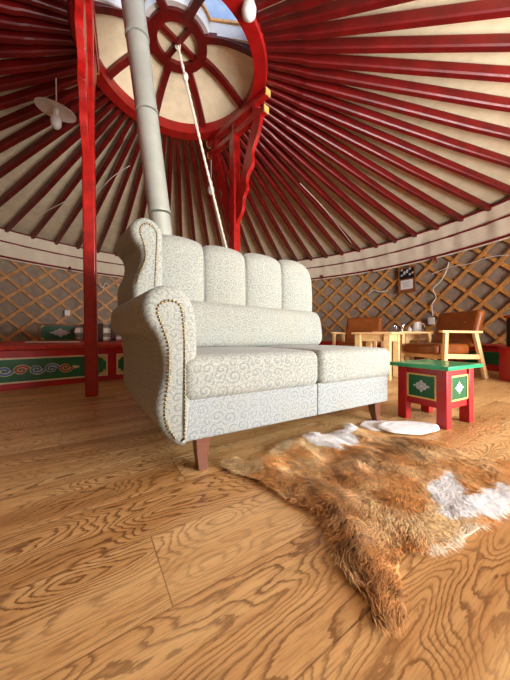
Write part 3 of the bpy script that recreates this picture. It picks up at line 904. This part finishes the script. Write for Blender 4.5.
pad('folded_cloth', 'larger white folded cloth on the floor in front of the red stool', 408, 430, .185, .10, .0125, .014, .1)

# ------------------------------------------------------------------ cowhide
out_px = [(222, 466), (234, 461), (250, 462), (270, 458), (276, 449), (290, 442), (305, 438), (318, 435), (332, 437), (350, 427), (360, 431), (380, 436), (400, 440), (425, 441), (442, 443), (450, 450), (466, 457), (488, 461), (512, 463),
          (528, 476), (524, 490), (508, 505), (498, 517), (482, 529), (462, 540), (445, 550), (426, 556), (414, 555), (404, 547), (399, 552), (398, 570), (402, 595), (405, 618), (399, 628), (385, 630), (374, 622), (371, 606), (360, 590), (348, 580), (340, 565), (334, 548), (329, 530), (318, 516), (304, 507), (290, 502), (278, 492), (262, 484), (246, 477), (232, 472)]
out2 = smooth_poly([tuple(floor_at(x, y).xy) for x, y in out_px], 4)
out2 = [(x + .006 * noise.noise(Vector((x * 30, y * 30, 0))), y + .006 * noise.noise(Vector((x * 30, y * 30, 5)))) for x, y in out2]
def inside(p, poly):
    c = False; j = len(poly) - 1
    for i in range(len(poly)):
        if (poly[i][1] > p[1]) != (poly[j][1] > p[1]) and p[0] < (poly[j][0] - poly[i][0]) * (p[1] - poly[i][1]) / (poly[j][1] - poly[i][1]) + poly[i][0]: c = not c
        j = i
    return c
OP = np.array(out2)
def edge_d(p):
    a = OP; c = np.roll(OP, -1, 0); ab = c - a; ap = np.array(p) - a
    t = np.clip((ap * ab).sum(1) / (ab * ab).sum(1), 0, 1)
    return float(np.sqrt((((ap - ab * t[:, None])) ** 2).sum(1).min()))
xs, ys = OP[:, 0], OP[:, 1]
pts = [Vector(p) for p in out2]; ne = len(pts)
x = xs.min()
while x < xs.max():
    y = ys.min()
    while y < ys.max():
        p = (x + rnd.uniform(-.004, .004), y + rnd.uniform(-.004, .004))
        if inside(p, out2) and edge_d(p) > .009: pts.append(Vector(p))
        y += .016
    x += .016
vv, ee, ff, *_ = delaunay_2d_cdt(pts, [(i, (i + 1) % ne) for i in range(ne)], [], 1, 1e-6)
ridge = [floor_at(415, 447).xy, floor_at(370, 468).xy, floor_at(330, 490).xy, floor_at(335, 520).xy, floor_at(370, 575).xy]
def ridge_d(p):
    p = Vector((p[0], p[1])); m_ = 9
    for i in range(len(ridge) - 1):
        a, c = ridge[i], ridge[i + 1]; t = max(0, min(1, (p - a).dot(c - a) / (c - a).length_squared)); m_ = min(m_, (p - a - (c - a) * t).length)
    return m_
def hz(p):
    d = edge_d(p); k = min(1, d / .07)
    n1 = noise.noise(Vector((p[0] * 7, p[1] * 7, 3))); n2 = noise.noise(Vector((p[0] * 18, p[1] * 18, 8)))
    return max(.004, .006 + k * (.012 + .020 * max(0, n1 + .25) + .007 * n2) + .012 * max(0, 1 - ridge_d(p) / .08) * k + (1 - k) * .014 * max(0, n2))
Z = [hz((p.x, p.y)) for p in vv]
def hide_col(x, y):
    px, py = pix((x, y, 0.0))
    nz = noise.noise(Vector((x * 9, y * 9, 1))); n3 = noise.noise(Vector((x * 26, y * 26, 4)))
    px += nz * 9 + n3 * 4; py += n3 * 4 + nz * 3
    tan = np.array(lin(206, 150, 90)); lite = np.array(lin(232, 200, 150)); brown = np.array(lin(112, 64, 30)); white = np.array(lin(252, 249, 244))
    c = tan + (lite - tan) * max(0, min(1, .3 + nz * 1.1 + n3 * .35))
    rd = ridge_d((x, y)); k = max(0, 1 - rd / .12) * (.55 + .9 * n3); c = c + (brown - c) * max(0, min(.85, k))
    def ell(cx, cy, rx, ry, rot=0):
        dx, dy = px - cx, py - cy; ca, sa = math.cos(rot), math.sin(rot)
        return ((dx * ca + dy * sa) / rx) ** 2 + ((-dx * sa + dy * ca) / ry) ** 2
    if ell(334, 443, 27, 11, .15) < 1 or ell(351, 433, 9, 9) < 1: c = white
    elif ell(442, 494, 14, 17, .2) < 1 or ell(472, 508, 36, 13, -.25) < 1 or ell(500, 500, 22, 12) < 1: c = white
    elif ell(452, 545, 40, 7, -.45) < 1: c = np.array(lin(236, 220, 196))
    elif ell(440, 525, 34, 17, -.2) < 1: c = lite * .93
    elif ell(240, 467, 26, 9) < 1: c = lite * .85
    elif ell(286, 449, 16, 6, -.4) < 1: c = np.array(lin(232, 210, 172))
    elif ell(385, 612, 26, 30) < 1 and nz > -.1: c = c * .85 + brown * .15
    return np.clip(c * 1.14, 0, .97)
hd = thing('cowhide_rug', 'tan and white hairy cowhide spread on the floor before the sofa', 'rug', (float(xs.mean()), float(ys.mean()), 0))
b = B(); nv = len(vv)
b.v = [(p.x, p.y, z) for p, z in zip(vv, Z)] + [(p.x, p.y, max(.001, z - .004)) for p, z in zip(vv, Z)]
b.f = [tuple(f) for f in ff] + [tuple(i + nv for i in f)[::-1] for f in ff] + [(i, (i + 1) % ne, nv + (i + 1) % ne, nv + i) for i in range(ne)]
HC = [hide_col(p.x, p.y) for p in vv]
cols = [(*c, 1) for c in HC] + [(*(np.array(lin(214, 196, 164))), 1)] * nv
hide = finish('hide', b, M['fur'], hd, colors=cols, smooth=True)
# hair
cen = floor_at(370, 480).xy
HV, HF, HCOL = [], [], []
g = np.random.default_rng(5)
tri = np.array([f[:3] for f in ff]); P3 = np.array([(p.x, p.y, z) for p, z in zip(vv, Z)])
ar = np.linalg.norm(np.cross(P3[tri[:, 1]] - P3[tri[:, 0]], P3[tri[:, 2]] - P3[tri[:, 0]]), axis=1)
NH = 60000
pick = g.choice(len(tri), NH, p=ar / ar.sum()); r1, r2 = np.sqrt(g.random(NH)), g.random(NH)
bp = P3[tri[pick, 0]] * (1 - r1)[:, None] + P3[tri[pick, 1]] * (r1 * (1 - r2))[:, None] + P3[tri[pick, 2]] * (r1 * r2)[:, None]
for i in range(NH):
    p = bp[i]; x, y, z = float(p[0]), float(p[1]), float(p[2])
    rd = ridge_d((x, y))
    flow = Vector((x - cen.x, y - cen.y)); flow = flow.normalized() if flow.length > 1e-4 else Vector((1, 0))
    flow = (flow * .55 + Vector((-.75, -.65)) * .6)
    th = noise.noise(Vector((x * 11, y * 11, 2))) * 1.5 + g.normal(0, .28)
    ca, sa = math.cos(th), math.sin(th); fx, fy = flow.x * ca - flow.y * sa, flow.x * sa + flow.y * ca
    l = math.hypot(fx, fy) or 1; fx /= l; fy /= l
    L = float(g.uniform(.016, .036)) * (1.15 if rd < .1 else 1); rise = float(g.uniform(.18, .55))
    w = .0013; sx, sy = -fy * w, fx * w
    m1 = (x + fx * L * .5, y + fy * L * .5, z + L * .5 * rise); m2 = (x + fx * L, y + fy * L, max(.003, z + L * rise * .45))
    c = hide_col(x, y); wh = c[2] > .7
    c = c * float(g.uniform(.9, 1.1) if wh else g.uniform(.68, 1.22)) * (1 + (.08 if wh else .40) * noise.noise(Vector((x * 42, y * 42, 9)))); o = len(HV)
    HV += [(x - sx, y - sy, z - .001), (x + sx, y + sy, z - .001), (m1[0] + sx * .9, m1[1] + sy * .9, m1[2]), (m1[0] - sx * .9, m1[1] - sy * .9, m1[2]), m2]
    HF += [(o, o + 1, o + 2, o + 3), (o + 3, o + 2, o + 4)]
    cc = (*np.clip(c, 0, 1), 1); tip = (*np.clip(c * 1.12, 0, 1), 1); HCOL += [cc, cc, cc, cc, tip]
b = B(); b.v = HV; b.f = HF
fo = finish('hair', b, M['fur'], hd, colors=HCOL); fo['kind'] = 'stuff'

# ------------------------------------------------------------------ chairs, tables
def armchair(label, x, y, face, group=None):
    """face = heading (radians) the sitter looks to; local +Y is forward"""
    t = thing('armchair', label, 'armchair', (x, y, 0), face - PI / 2, group)
    kw = dict(parent=t, world=False)
    finish('seat', rbox(-.27, .27, -.24, .31, .31, .445, .045, .012), M['leather'], smooth=True, **kw)
    b = rbox(-.31, .31, -.06, .06, 0, .50, .05, 0)
    b.v = [(vx, -.27 - vz * .30 + vy, .40 + vz) for vx, vy, vz in b.v]
    bk = finish('backrest', b, M['leather'], smooth=True, **kw)
    for px_ in (-.13, .13):
        for pz in (.18, .34):
            bb = B(); bb.sphere((px_, -.27 - pz * .30 + .06, .40 + pz), .014, 10, 6, (1, .5, 1)); finish('button', bb, M['leather'], bk, world=False, smooth=True)
    for sx in (-1, 1):
        b = B(); b.beam((sx * .335, .28, .0), (sx * .335, .25, .59), .045, .05, up=(0, 1, 0)); finish('leg', b, M['pine'], bevel=.006, **kw)
        b = B(); b.beam((sx * .335, -.40, .0), (sx * .335, -.22, .59), .045, .055, up=(0, 1, 0)); finish('leg', b, M['pine'], bevel=.006, **kw)
        b = B(); b.beam((sx * .335, .33, .605), (sx * .335, -.32, .600), .065, .03); finish('armrest', b, M['pine'], bevel=.008, **kw)
        b = B(); b.beam((sx * .335, .27, .30), (sx * .335, -.31, .28), .03, .06); finish('side_rail', b, M['pine'], bevel=.004, **kw)
    b = B(); b.beam((-.33, .24, .29), (.33, .24, .29), .03, .06); finish('front_rail', b, M['pine'], bevel=.004, **kw)
    return t
armchair('brown leather armchair with pine arms directly behind the green-topped stool', 2.52, 3.60, math.atan2(-.24, -.97))
armchair('brown leather armchair farthest back, left of the pine table', 1.80, 4.54, math.atan2(-.80, -.60))
def table(label, x, y, rot, w, d, h, name='pine_table'):
    t = thing(name, label, 'table', (x, y, 0), rot); kw = dict(parent=t, world=False)
    b = B(); b.box((0, 0, h - .014), (w, d, .028)); finish('tabletop', b, M['pine'], bevel=.005, **kw)
    for sx in (-1, 1):
        for sy in (-1, 1):
            b = B(); b.box((sx * (w / 2 - .07), sy * (d / 2 - .07), (h - .028) / 2), (.075, .075, h - .028)); finish('leg', b, M['pine'], bevel=.005, **kw)
    for sy in (-1, 1):
        b = B(); b.box((0, sy * (d / 2 - .07), h - .073), (w - .215, .025, .09)); finish('apron', b, M['pine'], **kw)
    for sx in (-1, 1):
        b = B(); b.box((sx * (w / 2 - .07), 0, h - .073), (.025, d - .215, .09)); finish('apron', b, M['pine'], **kw)
    return t
table('pine coffee table seen over the right end of the sofa seat', 1.66, 3.52, math.radians(48), .56, .50, .60)
table('small pine side table carrying the white pitcher and the glasses', 2.66, 4.50, math.radians(10), .55, .5, .60, 'side_table')
ZT2 = .60
def on_tab(x): return Vector(((x - CX) / F * 4.36, 4.36, ZT2))
c = on_tab(417); t = thing('pitcher', 'white handled pitcher on the side table', 'pitcher', c)
b = B(); b.lathe([(.062, 0), (.072, .02), (.068, .11), (.056, .165), (.06, .185), (.052, .185), (.048, .16), (.05, .02)], c, 24); finish('body', b, M['white'], t, smooth=True)
b = B(); b.tube([c + Vector((.055, -.01, .15)), c + Vector((.10, -.015, .155)), c + Vector((.115, -.02, .11)), c + Vector((.1, -.015, .05)), c + Vector((.066, -.01, .04))], .010, 8); finish('handle', b, M['white'], t, smooth=True)
c = on_tab(409.5); b = B(); b.lathe([(.034, 0), (.036, .06), (.026, .075), (.012, .085), (.012, .10), (.004, .103)], c, 18); o = finish('sugar_pot', b, M['white'], smooth=True); set_origin(o, c); tag(o, 'small white lidded pot beside the white pitcher', 'pot')
for x, dy, lab in ((395.2, .03, 'clear drinking glass at the far left of the side table'), (401.2, -.02, 'clear drinking glass between the other glass and the small white pot')):
    c = on_tab(x + 1.2); c.y += dy; b = B(); b.lathe([(.034, 0), (.040, .14), (.037, .14), (.031, .012), (.001, .010)], c, 20); o = finish('drinking_glass', b, M['glass'], smooth=True); set_origin(o, c); tag(o, lab, 'glass')

# red benches along the far and right wall
for ang, L, lab in ((62, 2.2, 'low red wall bench seen between sofa and far armchair'), (33, 2.2, 'low red wall bench behind the pine tables'), (5, 2.2, 'dark red wall bench behind the nearer armchair')):
    a = math.radians(ang); c = wall_pt(a, GR - .62, 0); t = thing('wall_bench', lab, 'bench', c, a)
    b = B(); b.box((0, 0, .19), (.6, L, .38)); finish('body', b, M['bench_red'], t, world=False, bevel=.01)
    b = B(); b.box((0, 0, .395), (.64, L + .04, .03)); finish('seat', b, M['felt_red'], t, world=False, bevel=.01)
    b = B(); b.box((-.301, 0, .2), (.006, L * .86, .2)); finish('panel', b, M['panel_green'], t, world=False)

# red chest with black appliance at the right edge
cc = Vector((3.31, 3.05, 0)); t = thing('red_chest', 'red chest at the right edge beyond the stool', 'chest', cc, math.radians(-12))
b = B(); b.box((0, 0, .2), (.52, .42, .40)); finish('body', b, M['bench_red'], t, world=False, bevel=.012)
b = B(); b.box((0, 0, .405), (.54, .44, .02)); finish('lid', b, M['bench_red'], t, world=False, bevel=.006)
b = B(); b.box((-.02, -.214, .2), (.34, .01, .22)); finish('panel', b, M['felt_red'], t, world=False)
ca = cc + Vector((0, 0, .415)); t = thing('black_cabinet', 'black cabinet with red top standing on the red chest at the right edge', 'cabinet', ca, math.radians(-12))
b = B(); b.box((.02, 0, .18), (.44, .36, .36)); finish('body', b, M['black'], t, world=False, bevel=.012)
b = B(); b.box((.02, 0, .375), (.48, .40, .03)); finish('top_cover', b, M['felt_red'], t, world=False, bevel=.012)
b = B(); b.box((.02, -.186, .18), (.38, .012, .30)); finish('front_panel', b, M['black'], t, world=False, bevel=.004)

# things on the lattice
def wall_frame(x, y, r=5.40):
    p, a = wall_at(x, y, r); nr = Vector((-math.cos(a), -math.sin(a), 0)); ax_ = Vector((-nr.y, nr.x, 0))
    if ax_.x < 0: ax_ = -ax_
    return (p, ax_, Vector((0, 0, 1)), nr)
fr = wall_frame(407, 280, 5.385); w, h = .40, .62
t = thing('picture_frame', 'small wooden framed notice hanging on the right lattice under the canvas band', 'frame', fr[0] - Vector((0, 0, h / 2)))
b = B(); frame_strip(b, fr, w, h, .03, .03); finish('frame', b, M['brown_frame'], t, bevel=.004)
b = B(); flat_poly(b, [(-w / 2 + .02, -h / 2 + .02), (w / 2 - .02, -h / 2 + .02), (w / 2 - .02, h / 2 - .02), (-w / 2 + .02, h / 2 - .02)], fr, .012); finish('backing_board', b, M['brown_frame'], t)
b = B(); flat_poly(b, [(-w / 2 + .03, .03), (w / 2 - .03, .03), (w / 2 - .03, h / 2 - .03), (-w / 2 + .03, h / 2 - .03)], lift(fr, .0125), .004); ph_ = finish('photo', b, M['black'], t)
b = B()
for k in range(9):
    xx = -w / 2 + .06 + (k % 5) * .062; yy = .10 + .07 * (k // 5) + .03 * (k % 3)
    flat_poly(b, [(xx, yy), (xx + .05, yy + .01), (xx + .045, yy + .05), (xx + .01, yy + .04)], lift(fr, .0167), .001)
finish('photo_marks', b, M['silver_paint'], ph_)
b = B(); flat_poly(b, [(-w / 2 + .06, -.22), (w / 2 - .06, -.22), (w / 2 - .06, .0), (-w / 2 + .06, .0)], lift(fr, .0125), .004); pp = finish('paper', b, M['paper'], t)
b = B()
for k in range(5):
    flat_poly(b, [(-.09, -.05 - .03 * k), (.09 - .03 * (k % 2), -.05 - .03 * k), (.09 - .03 * (k % 2), -.042 - .03 * k), (-.09, -.042 - .03 * k)], lift(fr, .0167), .0008)
finish('text_lines', b, mat_simple('grey_ink', (.3, .3, .32), .8), pp)
def wall_cable(name, label, pl_, r=.010, rad=5.36):
    b = B(); pts2 = smooth_poly(pl_, 6, False); pts3 = [wall_at(x, y, rad)[0] for x, y in pts2]
    b.tube(pts3, r, 6); o = finish(name, b, M['white'], smooth=True); set_origin(o, pts3[0]); tag(o, label, 'cable'); return o
wall_cable('power_cable', 'white power cable trailing down the right lattice to the socket box', [(449, 262), (446, 272), (440, 282), (433, 289), (436, 297), (432, 305), (433, 316)])
wall_cable('power_cable', 'short white cable draped over the lattice left of the framed notice', [(368, 294), (374, 290), (380, 292), (388, 290)], .013)
wall_cable('power_cable', 'thin white cable strung along the lattice top at the right edge', [(432, 274), (450, 267), (468, 264), (490, 257), (508, 255)], .007, 5.335)
wall_cable('power_cable', 'pale cable looping on the lattice just right of the front post', [(99, 283), (102, 288), (106, 283), (110, 288)], .010)
for (x, y, s, lab) in ((432, 321, .13, 'white socket box hanging from the cable on the right lattice'), (67, 313, .12, 'small white switch box on the left lattice above the green box')):
    fr = wall_frame(x, y, 5.385); t = thing('socket_box', lab, 'socket', fr[0])
    b = B(); flat_poly(b, [(-s / 2, -s * .6), (s / 2, -s * .6), (s / 2, s * .6), (-s / 2, s * .6)], fr, .05); finish('body', b, M['white'], t, bevel=.008)
    b = B(); flat_poly(b, [(-s * .2, -s * .2), (s * .2, -s * .2), (s * .2, s * .25), (-s * .2, s * .25)], lift(fr, .051), .008); finish('button', b, M['white'], t, bevel=.003)
# small tied knots on the canvas band
for i, (x, y, lab) in enumerate(((435, 259, 'dark red tie knot on the canvas band above the power cable'), (372, 270, 'dark red tie knot on the canvas band left of the framed notice'), (322, 276, 'dark red tie knot on the canvas band at the sofa end'), (70, 268, 'dark tie knot on the canvas band left of the front post'))):
    p, a = wall_at(x, y, 5.29); b = B(); b.sphere(p, .032, 8, 6, (1, 1, 1.2)); b.tube([p, p + Vector((.03, 0, -.05)), p + Vector((.02, 0, -.09))], .01, 6); b.tube([p, p + Vector((-.03, 0, -.05)), p + Vector((-.035, 0, -.08))], .01, 6)
    o = finish('tie_knot', b, M['hem_red'], smooth=True); set_origin(o, p); tag(o, lab, 'knot')

# cords strung under the roof
def roof_cord(label, pl_):
    pts3 = [roof_hit(x, y) + Vector((0, 0, -.10)) for x, y in smooth_poly(pl_, 5, False)]
    b = B(); b.tube(pts3, .006, 5); o = finish('cord', b, M['rope'], smooth=True); set_origin(o, pts3[0]); tag(o, label, 'cord')
roof_cord('thin pale cord strung across the roof poles at left of the front post', [(16, 226), (40, 210), (66, 196)])
roof_cord('thin pale cord strung across the roof poles between post and stove pipe', [(96, 190), (112, 172), (130, 160)])
roof_cord('thin pale cord running down among the roof poles right of the rear post', [(300, 178), (325, 205), (352, 240)])

# ------------------------------------------------------------------ light
w = bpy.data.worlds.new('sky'); sc.world = w; w.use_nodes = True
nt = w.node_tree; n = N(nt); bg = nt.nodes['Background']
sky = n.add('ShaderNodeTexSky', sky_type='NISHITA'); sky.sun_disc = False; sky.sun_elevation = math.radians(52); sky.sun_rotation = math.radians(150)
tc = n.add('ShaderNodeTexCoord'); cl = n.noise(tc.outputs['Generated'], 3.2, 6, .6)
cloud = n.ramp(cl, [(.5, (0,) * 3), (.68, (.8,) * 3)])
n.link(n.mix(cloud, sky.outputs[0], (3.2, 3.2, 3.2)), bg.inputs[0]); bg.inputs[1].default_value = .30

def area(name, loc, target, sx, sy, power, colr=(1, 1, 1), portal=False):
    L = bpy.data.lights.new(name, 'AREA'); L.shape = 'RECTANGLE'; L.size = sx; L.size_y = sy; L.energy = power; L.color = colr
    o = bpy.data.objects.new(name, L); col.objects.link(o); o.location = loc
    o.rotation_euler = (Vector(target) - Vector(loc)).to_track_quat('-Z', 'Y').to_euler()
    if portal: L.cycles.is_portal = True
    return o
dp = wall_pt(DOOR_A, GR + .15, DOOR_H / 2)
area('doorway_daylight', dp, dp + Vector((-math.cos(DOOR_A), -math.sin(DOOR_A), 1.0)), 2 * DOOR_W - .1, DOOR_H - .1, 620, (1, .99, .975))
area('crown_portal', (RC.x + .15, RC.y - .6, ZR + .62), (RC.x + .15, RC.y - .6, 0), 1.6, 1.1, 1, portal=True)
cam = bpy.data.cameras.new('camera'); cam.sensor_fit = 'VERTICAL'; cam.sensor_height = 24; cam.lens = F / 680 * 24
cam.shift_y = (CY - 340) / 680.0 * 1.0
cam.clip_start = .02
co = bpy.data.objects.new('camera', cam); col.objects.link(co); co.location = (0, 0, H); co.rotation_euler = (PI / 2, 0, 0)
sc.camera = co
vs = sc.view_settings; vs.view_transform = 'Standard'; vs.look = 'None'; vs.gamma = 1; vs.use_curve_mapping = False; vs.exposure = .42
